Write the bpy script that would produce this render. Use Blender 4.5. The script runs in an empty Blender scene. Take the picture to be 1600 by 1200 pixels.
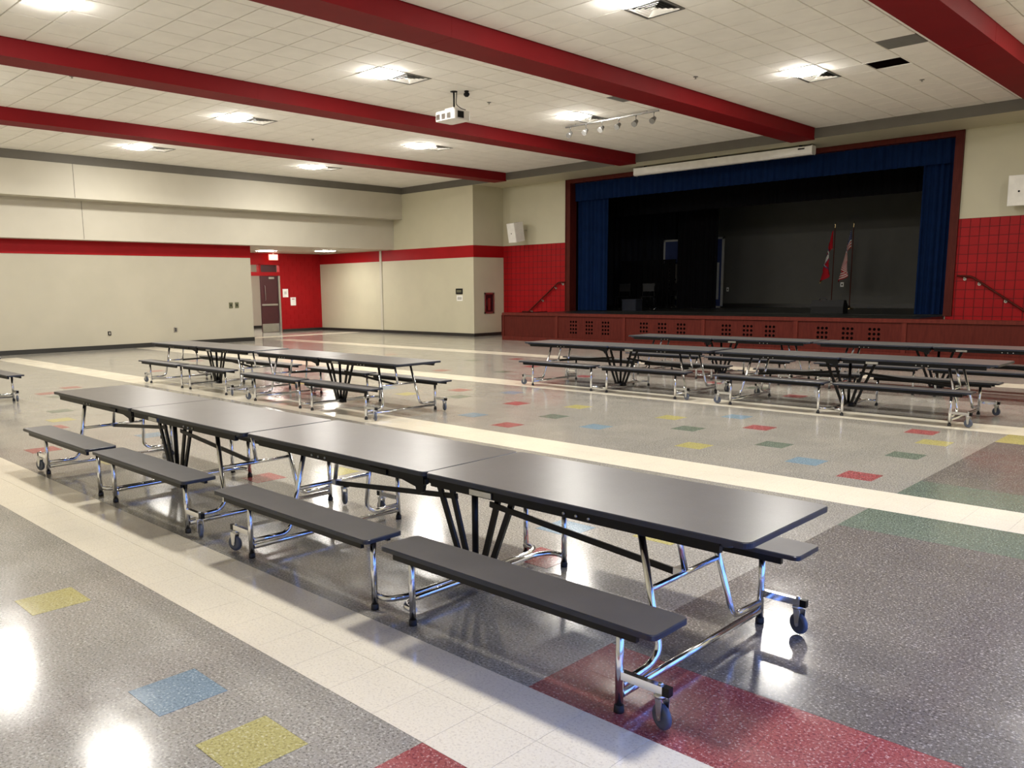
import bpy, bmesh, math, random
from mathutils import Vector, Matrix
random.seed(7)
PI = math.pi
C = bpy.context.scene.collection
S = bpy.context.scene
# ---------------------------------------------------------------- camera
F_PX, YAW, PIT, ROL, CAMH, CX, CY = 1290.27, 44.976, 8.780, -0.690, 1.699, 738.5, 650.0
yw, pt, rl = map(math.radians, (YAW, PIT, ROL))
fw = Vector((-math.sin(yw)*math.cos(pt), math.cos(yw)*math.cos(pt), -math.sin(pt)))
rt = Vector((math.cos(yw), math.sin(yw), 0)); up = rt.cross(fw)
RR = math.cos(rl)*rt + math.sin(rl)*up; UU = -math.sin(rl)*rt + math.cos(rl)*up
cd = bpy.data.cameras.new('camera'); cam = bpy.data.objects.new('camera', cd); C.objects.link(cam)
M = Matrix((RR, UU, -fw)).transposed().to_4x4(); M.translation = (0, 0, CAMH); cam.matrix_world = M
cd.sensor_fit = 'HORIZONTAL'; cd.sensor_width = 36.0; cd.lens = F_PX/1600*36.0
cd.shift_x = -(CX-800)/1600; cd.shift_y = (CY-600)/1600; cd.clip_start = 0.05; cd.clip_end = 300
S.camera = cam
def px(P):
    d = Vector(P) - Vector((0, 0, CAMH)); w = d.dot(fw)
    if w < .1: return None
    return CX + F_PX*d.dot(RR)/w, CY - F_PX*d.dot(UU)/w, w
# ---------------------------------------------------------------- world, exposure
W = bpy.data.worlds.new('world'); S.world = W; W.use_nodes = True
bg = W.node_tree.nodes['Background']; bg.inputs[0].default_value = (0.13, 0.29, 0.95, 1); bg.inputs[1].default_value = 2.7
S.view_settings.view_transform = 'Standard'; S.view_settings.look = 'None'
S.view_settings.exposure = 0.85; S.view_settings.gamma = 1; S.view_settings.use_curve_mapping = False
LAMP = 108.0                       # radiance of the ceiling fixtures
LAMP_COL = (1.0, 0.955, 0.88, 1)
S.cycles.max_bounces = 8; S.cycles.diffuse_bounces = 5; S.cycles.glossy_bounces = 5; S.cycles.caustics_reflective = False
S.cycles.sample_clamp_indirect = 6
# ---------------------------------------------------------------- materials
def nmat(name):
    m = bpy.data.materials.new(name); m.use_nodes = True
    nt = m.node_tree; return m, nt, nt.nodes['Principled BSDF']
def coords(nt, scale=(1,1,1), world=True):
    if world:
        g = nt.nodes.new('ShaderNodeNewGeometry'); src = g.outputs['Position']
    else:
        g = nt.nodes.new('ShaderNodeTexCoord'); src = g.outputs['Object']
    mp = nt.nodes.new('ShaderNodeMapping'); mp.inputs['Scale'].default_value = scale
    nt.links.new(src, mp.inputs[0]); return mp.outputs[0]
def ramp(nt, fac, stops, interp='LINEAR'):
    r = nt.nodes.new('ShaderNodeValToRGB'); r.color_ramp.interpolation = interp
    e = r.color_ramp.elements
    while len(e) < len(stops): e.new(.5)
    for k, (p, c) in enumerate(stops): e[k].position = p; e[k].color = (*c, 1)
    nt.links.new(fac, r.inputs[0]); return r.outputs[0]
def mixc(nt, fac, a, b, mode='MIX'):
    x = nt.nodes.new('ShaderNodeMix'); x.data_type = 'RGBA'; x.blend_type = mode
    for i, v in ((0, fac), (6, a), (7, b)):
        if hasattr(v, 'links'): nt.links.new(v, x.inputs[i])
        else: x.inputs[i].default_value = v if i == 0 else (*v, 1)
    return x.outputs[2]
def noise(nt, vec, scale, detail=2, rough=.5):
    n = nt.nodes.new('ShaderNodeTexNoise'); n.inputs['Scale'].default_value = scale
    n.inputs['Detail'].default_value = detail; n.inputs['Roughness'].default_value = rough
    nt.links.new(vec, n.inputs['Vector']); return n.outputs[0]
def bump(nt, b, h, strength, dist=.01):
    n = nt.nodes.new('ShaderNodeBump'); n.inputs['Strength'].default_value = strength; n.inputs['Distance'].default_value = dist
    nt.links.new(h, n.inputs['Height']); nt.links.new(n.outputs[0], b.inputs['Normal'])
def plain(name, col, rough=.5, metal=0, var=.06, scale=6, bmp=0, bscale=80, spec=.5):
    m, nt, b = nmat(name); v = coords(nt)
    n = noise(nt, v, scale, 3)
    lo = tuple(max(0, c*(1-var)) for c in col); hi = tuple(min(1, c*(1+var)) for c in col)
    nt.links.new(ramp(nt, n, [(.3, lo), (.7, hi)]), b.inputs['Base Color'])
    b.inputs['Roughness'].default_value = rough; b.inputs['Metallic'].default_value = metal
    b.inputs['Specular IOR Level'].default_value = spec
    if bmp: bump(nt, b, noise(nt, v, bscale, 2), bmp)
    return m
def vct(name, col, fleck, dark, amt=.5, rough=.135, joints=False, dens=85):
    """vinyl composition tile: speckled, waxed"""
    m, nt, b = nmat(name); v = coords(nt)
    n1 = noise(nt, v, dens, 3, .65); n2 = noise(nt, v, dens*.55, 2, .5); n3 = noise(nt, v, 1.1, 3)
    c = ramp(nt, n1, [(.38, dark), (.46, col), (.58, col), (.68, fleck)])
    vo = nt.nodes.new('ShaderNodeTexVoronoi'); vo.inputs['Scale'].default_value = dens*.42; nt.links.new(v, vo.inputs['Vector'])
    f = ramp(nt, vo.outputs['Distance'], [(.12, (1, 1, 1)), (.22, (0, 0, 0))])
    mm = nt.nodes.new('ShaderNodeMath'); mm.operation = 'MULTIPLY'; nt.links.new(f, mm.inputs[0]); mm.inputs[1].default_value = amt
    c = mixc(nt, mm.outputs[0], c, fleck)
    lf = ramp(nt, n3, [(.3, (.93, .93, .93)), (.7, (1.05, 1.04, 1.02))])
    c = mixc(nt, 1.0, c, lf, 'MULTIPLY')
    if joints:   # faint hairline joints of the one-foot tiles and slight tile-to-tile variation
        g = nt.nodes.new('ShaderNodeNewGeometry')
        a = nt.nodes.new('ShaderNodeVectorMath'); a.operation = 'ADD'; a.inputs[1].default_value = (2.5036+.3048*400, -2.2143+.3048*400, 0)
        nt.links.new(g.outputs['Position'], a.inputs[0])
        d = nt.nodes.new('ShaderNodeVectorMath'); d.operation = 'SCALE'; d.inputs['Scale'].default_value = 1/.3048
        nt.links.new(a.outputs[0], d.inputs[0])
        fl = nt.nodes.new('ShaderNodeVectorMath'); fl.operation = 'FLOOR'; nt.links.new(d.outputs[0], fl.inputs[0])
        wn = nt.nodes.new('ShaderNodeTexWhiteNoise'); wn.noise_dimensions = '2D'; nt.links.new(fl.outputs[0], wn.inputs['Vector'])
        tv = ramp(nt, wn.outputs['Value'], [(0, (.95, .95, .95)), (1, (1.04, 1.035, 1.03))])
        c = mixc(nt, 1.0, c, tv, 'MULTIPLY')
        fr = nt.nodes.new('ShaderNodeVectorMath'); fr.operation = 'FRACTION'; nt.links.new(d.outputs[0], fr.inputs[0])
        sp = nt.nodes.new('ShaderNodeSeparateXYZ'); nt.links.new(fr.outputs[0], sp.inputs[0])
        mn = nt.nodes.new('ShaderNodeMath'); mn.operation = 'MINIMUM'; nt.links.new(sp.outputs[0], mn.inputs[0]); nt.links.new(sp.outputs[1], mn.inputs[1])
        j = ramp(nt, mn.outputs[0], [(.004, (.82, .82, .82)), (.009, (1, 1, 1))])
        c = mixc(nt, 1.0, c, j, 'MULTIPLY')
    nt.links.new(c, b.inputs['Base Color'])
    rr = ramp(nt, noise(nt, v, 2.3, 4, .7), [(.3, (rough*.75,)*3), (.75, (rough*1.5,)*3)])
    nt.links.new(rr, b.inputs['Roughness'])
    b.inputs['Specular IOR Level'].default_value = .62
    bump(nt, b, noise(nt, v, 9, 3), .05, .004)
    return m
def emis(name, col, s):
    m, nt, b = nmat(name); b.inputs['Base Color'].default_value = (.8, .8, .8, 1)
    b.inputs['Emission Color'].default_value = col; b.inputs['Emission Strength'].default_value = s; return m
def wood(name, a, bcol, rough=.5, scale=(1.2, 1.2, 14)):
    m, nt, b = nmat(name); v = coords(nt, (scale[0]*10, scale[1]*10, scale[2]*.12))
    n = noise(nt, v, 1.6, 5, .6)
    nt.links.new(ramp(nt, n, [(.3, a), (.7, bcol)]), b.inputs['Base Color']); b.inputs['Roughness'].default_value = rough; b.inputs['Specular IOR Level'].default_value = .12
    return m
MT = {}
MT['chrome'] = plain('chrome tube', (.72, .73, .76), .14, 1, .03)
MT['caststeel'] = plain('zinc plated steel', (.62, .62, .62), .3, 1, .08, 30)
MT['black'] = plain('black powder coat', (.004, .004, .005), .35, 0, .2, 20, spec=.25)
MT['rubber'] = plain('black rubber', (.015, .015, .018), .6, 0, .2, 20)
MT['wheel'] = plain('grey rubber wheel', (.075, .09, .13), .4, 0, .15, 20)
MT['edge'] = plain('black edge band with daylight blue', (.018, .022, .036), .3, 0, .15, 20, spec=.5)  # blue of the window daylight is mixed into the black
def laminate(name, col, rough):
    m, nt, b = nmat(name); v = coords(nt)
    n = noise(nt, v, 5, 6, .62); n2 = noise(nt, v, 260, 2)
    c = ramp(nt, n, [(.32, tuple(x*.86 for x in col)), (.68, tuple(x*1.14 for x in col))])
    c = mixc(nt, .25, c, ramp(nt, n2, [(.35, tuple(x*.6 for x in col)), (.65, tuple(x*1.5 for x in col))]))
    nt.links.new(c, b.inputs['Base Color']); b.inputs['Roughness'].default_value = rough
    b.inputs['Specular IOR Level'].default_value = .6
    bump(nt, b, n2, .08, .001); return m
MT['laminate'] = laminate('graphite laminate', (.095, .090, .088), .30)
MT['bench'] = laminate('graphite bench laminate', (.075, .070, .068), .42)
MT['vct_grey'] = vct('grey tile', (.335, .32, .285), (.66, .64, .58), (.15, .14, .125), .6, joints=True)
MT['vct_dark'] = vct('brown grey tile', (.165, .150, .135), (.52, .48, .44), (.08, .072, .066), .55, joints=True)
MT['vct_white'] = vct('cream tile', (.84, .78, .64), (.88, .83, .70), (.72, .66, .54), .2)
MT['vct_yellow'] = vct('yellow tile', (.44, .40, .15), (.66, .63, .42), (.26, .235, .09), .5, joints=False)
MT['vct_blue'] = vct('blue tile', (.20, .29, .36), (.50, .60, .66), (.12, .18, .24), .5)
MT['vct_red'] = vct('red tile', (.34, .085, .085), (.66, .45, .42), (.17, .04, .05), .5)
MT['vct_green'] = vct('green tile', (.15, .185, .145), (.46, .50, .43), (.08, .105, .08), .5)
MT['ceil'] = plain('mineral fibre tile', (.90, .88, .83), .9, 0, .03, 3, .25, 120)
MT['ceilback'] = plain('ceiling grid backing', (.42, .39, .34), .9)
MT['beigeL'] = plain('beige wall paint darkened for lamps', (.45, .42, .33), .55, 0, .03, 1.5, .06, 150)  # darker copy of the beige, offsets the lamps close to the left wall
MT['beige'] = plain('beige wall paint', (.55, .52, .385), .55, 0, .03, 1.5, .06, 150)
MT['beige2'] = plain('light beige wall paint', (.52, .49, .405), .55, 0, .03, 1.5, .06, 150)
MT['taupe'] = plain('dark taupe paint', (.125, .115, .095), .6, 0, .04, 3)
MT['red'] = plain('red wall paint', (.33, .007, .010), .45, 0, .06, 2.5, .05, 60, .15)
MT['redbeam'] = plain('crimson beam paint', (.19, .006, .009), .6, 0, .05, 2, spec=.15)
MT['mortar'] = plain('red mortar', (.09, .003, .004), .8)
MT['base'] = plain('black rubber baseboard', (.022, .021, .019), .4)
MT['wood'] = wood('cherry stained wood', (.062, .009, .006), (.095, .015, .010))
MT['woodlite'] = wood('cherry stained rail', (.085, .014, .010), (.125, .022, .015))
MT['hole'] = plain('painted hole shade', (.004, .002, .002), .9, spec=0)  # flat black stands in for the shade inside openings
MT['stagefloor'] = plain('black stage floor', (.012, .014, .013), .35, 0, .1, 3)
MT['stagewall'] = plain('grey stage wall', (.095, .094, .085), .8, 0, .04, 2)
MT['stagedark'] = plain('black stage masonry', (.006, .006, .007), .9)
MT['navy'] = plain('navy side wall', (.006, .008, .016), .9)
MT['velvet'] = plain('blue velour curtain', (.003, .013, .052), .95, 0, .12, 4, spec=.1)
MT['blackcloth'] = plain('black velour', (.004, .004, .005), .95, 0, .1, 4, spec=.05)
MT['white'] = plain('white plastic', (.78, .77, .74), .4)
MT['paper'] = plain('white paper', (.85, .84, .80), .8)
MT['dark'] = plain('dark plastic', (.007, .007, .008), .5, spec=.2)
MT['darkgrey'] = plain('dark grey panel', (.16, .16, .15), .8)
MT['steel'] = plain('brushed steel', (.5, .49, .46), .35, 1)
MT['track'] = plain('silver track', (.22, .215, .205), .4, .7)
MT['maroon'] = plain('maroon door paint', (.055, .010, .014), .4)
MT['extred'] = plain('red enamel', (.35, .04, .03), .4)
MT['brass'] = plain('polished brass', (.8, .6, .3), .2, 1)
MT['gold'] = plain('gold fringe', (.5, .33, .08), .7)
MT['flagred'] = plain('flag red', (.38, .012, .02), .8, spec=.1); MT['flagwhite'] = plain('flag white', (.62, .60, .56), .8, spec=.1)
MT['flagblue'] = plain('flag blue', (.02, .03, .12), .8); MT['olive'] = plain('olive plate', (.11, .11, .06), .5)
MT['lamp'] = emis('lit diffuser', LAMP_COL, LAMP)
MT['lamp2'] = emis('lit corridor diffuser', LAMP_COL, 45)
MT['exit'] = emis('lit exit sign', (1, .16, .12, 1), 1.6)
MT['exittext'] = emis('lit exit letters', (1, .75, .7, 1), 3)
MT['bannerblue'] = plain('banner blue', (.03, .05, .16), .6); MT['bannerwhite'] = plain('banner white', (.45, .46, .44), .6)
MT['outside'] = plain('asphalt outside', (.2, .2, .2), .9)
def glassmat():
    m, nt, b = nmat('window glass'); b.inputs['Base Color'].default_value = (1, 1, 1, 1)
    b.inputs['Transmission Weight'].default_value = 1; b.inputs['Roughness'].default_value = 0; b.inputs['IOR'].default_value = 1.0
    return m
MT['glass'] = glassmat()
MT['glass'].node_tree.nodes['Principled BSDF'].inputs['IOR'].default_value = 1.03
# ---------------------------------------------------------------- geometry helpers
class MB:
    def __init__(s): s.v = []; s.f = []; s.mi = []; s.cur = 0; s.sm = []
    def add(s, vs, fs, smooth=False):
        o = len(s.v); s.v += [tuple(p) for p in vs]
        for f in fs: s.f.append([o+i for i in f]); s.mi.append(s.cur); s.sm.append(smooth)
    def box(s, x0, x1, y0, y1, z0, z1, mtx=None):
        vs = [Vector((x, y, z)) for z in (z0, z1) for y in (y0, y1) for x in (x0, x1)]
        if mtx: vs = [mtx @ p for p in vs]
        s.add(vs, [(0, 2, 3, 1), (4, 5, 7, 6), (0, 1, 5, 4), (2, 6, 7, 3), (0, 4, 6, 2), (1, 3, 7, 5)]); return s
    def bar(s, a, b, w, h, upv=(0, 0, 1)):
        """rectangular bar from a to b; w sideways, h along up"""
        a = Vector(a); b = Vector(b); d = (b-a).normalized(); u = Vector(upv)
        if abs(d.dot(u)) > .98: u = Vector((1, 0, 0))
        r = d.cross(u).normalized(); u = r.cross(d)
        vs = [p + r*(i*w/2) + u*(j*h/2) for p in (a, b) for j in (-1, 1) for i in (-1, 1)]
        s.add(vs, [(0, 1, 3, 2), (4, 6, 7, 5), (0, 4, 5, 1), (2, 3, 7, 6), (0, 2, 6, 4), (1, 5, 7, 3)]); return s
    def tube(s, pts, r, n=10, fil=0, seg=5):
        P = [Vector(p) for p in pts]
        if fil:
            Q = [P[0]]
            for i in range(1, len(P)-1):
                a, b, c = P[i-1], P[i], P[i+1]; d1 = (a-b); d2 = (c-b)
                t = min(fil, d1.length*.49, d2.length*.49); p = b+d1.normalized()*t; q = b+d2.normalized()*t
                for k in range(seg+1):
                    w = k/seg; Q.append((1-w)**2*p + 2*w*(1-w)*b + w*w*q)
            Q.append(P[-1]); P = Q
        rings = []; nrm = None
        for i, p in enumerate(P):
            d = (P[min(i+1, len(P)-1)] - P[max(i-1, 0)]).normalized()
            if nrm is None:
                nrm = d.orthogonal().normalized()
            nrm = (nrm - d*nrm.dot(d)).normalized(); b = d.cross(nrm)
            rings.append([p + nrm*(r*math.cos(2*PI*k/n)) + b*(r*math.sin(2*PI*k/n)) for k in range(n)])
        vs = [q for R_ in rings for q in R_]; fs = []
        for i in range(len(P)-1):
            for k in range(n): fs.append((i*n+k, i*n+(k+1) % n, (i+1)*n+(k+1) % n, (i+1)*n+k))
        s.add(vs, fs, True); o = 0
        s.add(rings[0], [tuple(range(n-1, -1, -1))]); s.add(rings[-1], [tuple(range(n))]); return s
    def lathe(s, prof, c=(0, 0, 0), n=16, axis='z', smooth=True, mtx=None):
        vs = []; fs = []
        for (r, h) in prof:
            for k in range(n):
                a = 2*PI*k/n; x, y = r*math.cos(a), r*math.sin(a)
                p = {'z': (x, y, h), 'y': (x, h, y), 'x': (h, x, y)}[axis]
                q = Vector(p)
                if mtx: q = mtx @ q
                vs.append(q + Vector(c))
        m = len(prof)
        for i in range(m-1):
            for k in range(n): fs.append((i*n+k, i*n+(k+1) % n, (i+1)*n+(k+1) % n, (i+1)*n+k))
        s.add(vs, fs, smooth)
        s.add(vs[:n], [tuple(range(n-1, -1, -1))]); s.add(vs[-n:], [tuple(range(n))]); return s
    def prism(s, outline, z0, z1, plane='xy', ch=0):
        """extrude outline; optional small chamfer on the top"""
        def P(a, b, c): return {'xy': (a, b, c), 'xz': (a, c, b), 'yz': (c, a, b)}[plane]
        n = len(outline)
        if ch:
            cx = sum(p[0] for p in outline)/n; cy = sum(p[1] for p in outline)/n
            def ins(p):
                dx, dy = p[0]-cx, p[1]-cy; return (p[0]-math.copysign(min(ch, abs(dx)), dx), p[1]-math.copysign(min(ch, abs(dy)), dy))
            lay = [[P(*p, z0) for p in outline], [P(*p, z1-ch) for p in outline], [P(*ins(p), z1) for p in outline]]
        else: lay = [[P(*p, z0) for p in outline], [P(*p, z1) for p in outline]]
        vs = sum(lay, []); fs = []
        for L in range(len(lay)-1):
            for k in range(n): fs.append((L*n+k, L*n+(k+1) % n, (L+1)*n+(k+1) % n, (L+1)*n+k))
        fs += [tuple(range(n-1, -1, -1)), tuple((len(lay)-1)*n+k for k in range(n))]
        s.add(vs, fs); return s
    def mesh(s, name, mats):
        me = bpy.data.meshes.new(name); me.from_pydata(s.v, [], s.f)
        if not isinstance(mats, (list, tuple)): mats = [mats]
        for m in mats: me.materials.append(MT[m] if isinstance(m, str) else m)
        me.polygons.foreach_set('material_index', s.mi); me.polygons.foreach_set('use_smooth', s.sm)
        bm = bmesh.new(); bm.from_mesh(me); bmesh.ops.remove_doubles(bm, verts=bm.verts, dist=1e-6)
        bmesh.ops.recalc_face_normals(bm, faces=bm.faces); bm.to_mesh(me); bm.free(); me.update(); return me
    def obj(s, name, mats, parent=None): return link(name, s.mesh(name, mats), parent)
def link(name, me, parent=None, loc=None):
    o = bpy.data.objects.new(name, me); C.objects.link(o)
    if parent: o.parent = parent
    if loc: o.location = loc
    return o
def tag(o, label, cat, group=None, kind=None):
    if label: o['label'] = label
    if cat: o['category'] = cat
    if group: o['group'] = group
    if kind: o['kind'] = kind
    return o
def thing(name, label, cat, loc=(0, 0, 0), rz=0, group=None):
    o = bpy.data.objects.new(name, None); C.objects.link(o); o.location = loc; o.rotation_euler = (0, 0, rz)
    o.empty_display_size = .1
    return tag(o, label, cat, group)
def struct(mb, name, mats, parent=None):
    o = mb.obj(name, mats, parent)
    if not parent: o['kind'] = 'structure'
    return o
def copy_tree(o, parent=None):
    c = o.copy(); C.objects.link(c); c.parent = parent
    for ch in list(o.children): copy_tree(ch, c)
    return c
def rrect(x0, x1, y0, y1, r, n=5):
    out = []
    for (cx, cy, a0) in ((x1-r, y1-r, 0), (x0+r, y1-r, 90), (x0+r, y0+r, 180), (x1-r, y0+r, 270)):
        for k in range(n+1):
            a = math.radians(a0+90*k/n); out.append((cx+r*math.cos(a), cy+r*math.sin(a)))
    return out
# ---------------------------------------------------------------- room numbers
XL, XR, Y0, Y1, YS = -25.6, 0.9, -0.9, 20.95, 22.5      # left wall, right wall, rear wall, header plane, stage wall
ZC, ZB = 5.49, 5.25; XU, XLO = -24.6, -25.12            # ceiling, header bottom; bulkhead faces
XD = -30.1; YE = 14.97                                   # door wall, end of left wall
YA, ZST = 20.2, 0.9
T = .3048; GX, GY = -2.5036, 2.2143
BEAMS = [(-4.25, -3.62), (-9.52, -8.92), (-14.69, -14.12), (-19.78, -19.22)]
# ---------------------------------------------------------------- floor
floor = struct(MB().box(XD-4, XR+.3, Y0-.3, YS+.2, -.15, 0), 'floor', 'vct_grey')
def cellbox(mb, i, j, h=.0012, g=.0007):
    mb.box(GX+i*T+g, GX+(i+1)*T-g, GY+j*T+g, GY+(j+1)*T-g, -.002, h)
cache = {}
def floor_tile(i, j, mat):
    k = (mat,)
    if k not in cache:
        mb = MB(); g = .0008
        mb.box(g, T-g, g, T-g, -.002, .0012); cache[k] = mb.mesh('floor_tile', mat)
    return link('floor_tile', cache[k], floor, (GX+i*T, GY+j*T, 0))
for i in range(-24, 8):
    for j in (-1, 0): floor_tile(i, j, 'vct_white')
for i in range(-38, 6):
    for j in (14, 15): floor_tile(i, j, 'vct_white')
acc = {'vct_yellow': [(-8, -3), (-1, -3), (-7, 18), (-1, 24), (-11, 23), (-16, 23), (-13, 7), (-2, 8), (-26, 21), (-31, 5), (-35, 20), (-20, 3)],
       'vct_blue': [(-3, -3), (-3, 18), (-9, 25), (-12, 19), (-4, 7), (-18, 18), (-24, 6), (-22, 25), (-29, 22), (-38, 9)],
       'vct_red': [(-1, 17), (-2, 26), (-7, 23), (-15, 17), (-19, 22), (-14, 5), (-3, 5), (-25, 24), (-24, 2), (-30, 18), (-29, 4), (-42, 8), (-8, 12)],
       'vct_green': [(-1, 21), (-5, 20), (-9, 21), (-15, 20), (-12, 10), (-23, 22), (-34, 6), (-33, 25), (-30, 10), (-19, 10)]}
for m, l in acc.items():
    for (i, j) in l: floor_tile(i, j, m)
for i in range(1, 7):
    for j in (1, 2, -3, -2): floor_tile(i, j, 'vct_red')
    for j in (12, 13, 16, 17): floor_tile(i, j, 'vct_green')
mb = MB()
for i in range(-72, -24):
    for j in (-1, 0): cellbox(mb, i, j)
for i in range(-72, -38):
    for j in (14, 15): cellbox(mb, i, j)
for i in range(-75, 10):
    for j in (28, 29, 44, 45): cellbox(mb, i, j)
for k, (y0, y1) in enumerate(((17, 58),)):
    for j in range(40, 60):
        for i in (-82, -81): cellbox(mb, i, j)
o = mb.obj('cream_stripe_tiles', 'vct_white', floor); o['kind'] = 'stuff'
mb = MB()
for i in range(1, 10):
    for j in list(range(3, 12)) + list(range(18, 26)) + list(range(32, 42)): cellbox(mb, i, j, .0010)
o = mb.obj('dark_field_tiles', 'vct_dark', floor); o['kind'] = 'stuff'
mb = MB()
for i in range(1, 8):
    for j in (26, 27, 30, 31): cellbox(mb, i, j)
o = mb.obj('yellow_border_tiles', 'vct_yellow', floor); o['kind'] = 'stuff'
mb = MB()
for (i, j) in [(-10, 33), (-16, 36), (-24, 34), (-31, 37), (-40, 35), (-48, 38), (-20, 41), (-36, 41), (-52, 33), (-42, 22), (-50, 18), (-56, 24), (-44, 10), (-52, 6), (-40, 4), (-34, 31), (-28, 39)]: cellbox(mb, i, j)
o = mb.obj('far_red_tiles', 'vct_red', floor); o['kind'] = 'stuff'
mb = MB()
for (i, j) in [(-13, 35), (-22, 38), (-30, 33), (-38, 38), (-46, 34), (-54, 37), (-44, 19), (-53, 21), (-47, 25), (-40, 8), (-48, 5), (-56, 9)]: cellbox(mb, i, j)
o = mb.obj('far_green_tiles', 'vct_green', floor); o['kind'] = 'stuff'
# ---------------------------------------------------------------- ceiling
ceiling = struct(MB().box(XU-.4, XR+.3, Y0-.3, Y1+.2, ZC+.014, ZC+.3), 'ceiling', 'ceilback')
U_ = .6096; YG = 9.49
LX = [-22.45, -17.42, -12.26, -7.06, -2.05]              # left edge of the fixture column of each bay
bays = [(XU, -19.78), (-19.22, -14.69), (-14.12, -9.52), (-8.92, -4.25), (-3.62, XR-.2)]
LY = [YG-9*U_, YG, YG+9*U_]
taken = set()
for b in range(5):
    for y in LY:
        ky = round((y-YG)/U_); taken.add((b, 0, ky)); y > 5 and taken.add((b, 0, ky+1))
OPEN = (3, 2, 10); GREYT = (3, 3, 8); GREY2 = (2, 3, 8)
tiles = []
for b, (xa, xb) in enumerate(bays):
    k0 = math.floor((xa-LX[b])/U_); k1 = math.ceil((xb-LX[b])/U_)
    for k in range(k0, k1):
        for j in range(math.floor((Y0-YG)/U_), math.ceil((Y1-YG)/U_)):
            if (b, k, j) in taken or (b, k, j) == OPEN: continue
            x0, x1 = max(xa, LX[b]+k*U_), min(xb, LX[b]+(k+1)*U_); y0, y1 = max(Y0, YG+j*U_), min(Y1, YG+(j+1)*U_)
            if x1-x0 < .04 or y1-y0 < .04: continue
            p = [px((x, y, ZC)) for x in (x0, x1) for y in (y0, y1)]; area = 0
            if all(p) and any(-20 < q[0] < 1620 and -20 < q[1] < 1220 for q in p):
                area = (x1-x0)*(y1-y0)*abs(ZC-CAMH)/(p[0][2]**3)
            tiles.append((area, x0, x1, y0, y1, (b, k, j) in (GREYT, GREY2)))
tiles.sort(key=lambda t: -t[0])
def tile_mb(mb, w, d, x=0, y=0):
    g = .007; c = .004
    mb.prism([(x+g, y+g), (x+w-g, y+g), (x+w-g, y+d-g), (x+g, y+d-g)], ZC+.016, ZC+.002)
    mb.prism([(x+g+c, y+g+c), (x+w-g-c, y+g+c), (x+w-g-c, y+d-g-c), (x+g+c, y+d-g-c)], ZC+.002, ZC-.002)
tc = {}; rest = MB(); n = 0
for (area, x0, x1, y0, y1, grey) in tiles:
    if (area > 0 and n < 300) or grey:
        k = (round(x1-x0, 3), round(y1-y0, 3), grey)
        if k not in tc:
            mb = MB(); tile_mb(mb, x1-x0, y1-y0); tc[k] = mb.mesh('ceiling_tile', 'darkgrey' if grey else 'ceil')
        o = link('ceiling_tile', tc[k], ceiling, (x0, y0, 0)); n += 1
        if grey: o['label'] = 'dark grey ceiling tile among the pale ones'
    else: tile_mb(rest, x1-x0, y1-y0, x0, y0)
o = rest.obj('far_ceiling_tiles', 'ceil', ceiling); o['kind'] = 'stuff'
# black sheet painted for the dark of the plenum above the missing tile
bx, by = LX[3]+2*U_, YG+10*U_
mb = MB(); mb.box(bx+.02, bx+U_-.02, by+.02, by+U_-.02, ZC+.008, ZC+.013)
mb.cur = 1; [mb.box(*q) for q in ((bx, bx+U_, by-.01, by+.012, ZC-.006, ZC+.01), (bx, bx+U_, by+U_-.012, by+U_+.01, ZC-.006, ZC+.01), (bx-.01, bx+.012, by, by+U_, ZC-.006, ZC+.01), (bx+U_-.012, bx+U_+.01, by, by+U_, ZC-.006, ZC+.01))]
o = mb.obj('dark_plenum_panel', ['hole', 'ceil'], ceiling)
# beams
names = {0: 'far'}
for k, (xa, xb) in enumerate(BEAMS):
    mb = MB(); mb.box(xa, xb, Y0, Y1+.02, ZB-.03, ZC+.02)
    o = struct(mb, 'trim_%d' % (k+1), 'redbeam')
    for yj in (2.5, 8.6, 14.7):          # drywall control joints
        j = MB(); j.box(xa-.002, xb+.002, yj, yj+.006, ZB-.032, ZC); j.obj('joint', 'redbeam', o)
# ---------------------------------------------------------------- walls
# stage side
wall_stage = MB()
wall_stage.box(-20.8, -17.72, YS, YS+.25, 0, ZC)
wall_stage.box(-6.17, XR+.3, YS, YS+.25, 0, ZC)
wall_stage.box(-17.72, -6.17, YS, YS+.25, 5.2, ZC)
wall_stage = struct(wall_stage, 'wall_stage', 'beige')
mb = MB(); mb.box(-20.8, XR+.3, Y1, YS, ZB, ZC+.02); struct(mb, 'trim_10', 'beige')
def band(x0, x1, y0, y1): return MB().box(x0, x1, y0, y1, ZB, ZC+.001)
struct(band(XU-.02, XR+.3, Y1-.012, Y1), 'trim_11', 'taupe')
struct(band(XU-.012+.012, XU+.012, Y0, Y1), 'trim_12', 'taupe')
# corner block right of the recess: its front (with the long wall) and its side
mb = MB(); mb.box(XD-.2, -20.8, Y1, YS+.25, 0, ZC)
wall_block = struct(mb, 'wall_back', 'beige')
mb = MB()
mb.box(XD, -20.8+.012, Y1-.012, Y1, 2.79, 3.2); mb.box(-20.8, -20.8+.012, Y1, YS, 2.79, 3.2)
struct(mb, 'trim_13', 'red')
# corner guard strip
mb = MB(); mb.box(-26.0, -25.88, Y1-.035, Y1, 0.1, 3.2); struct(mb, 'trim_14', 'beige2')
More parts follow.
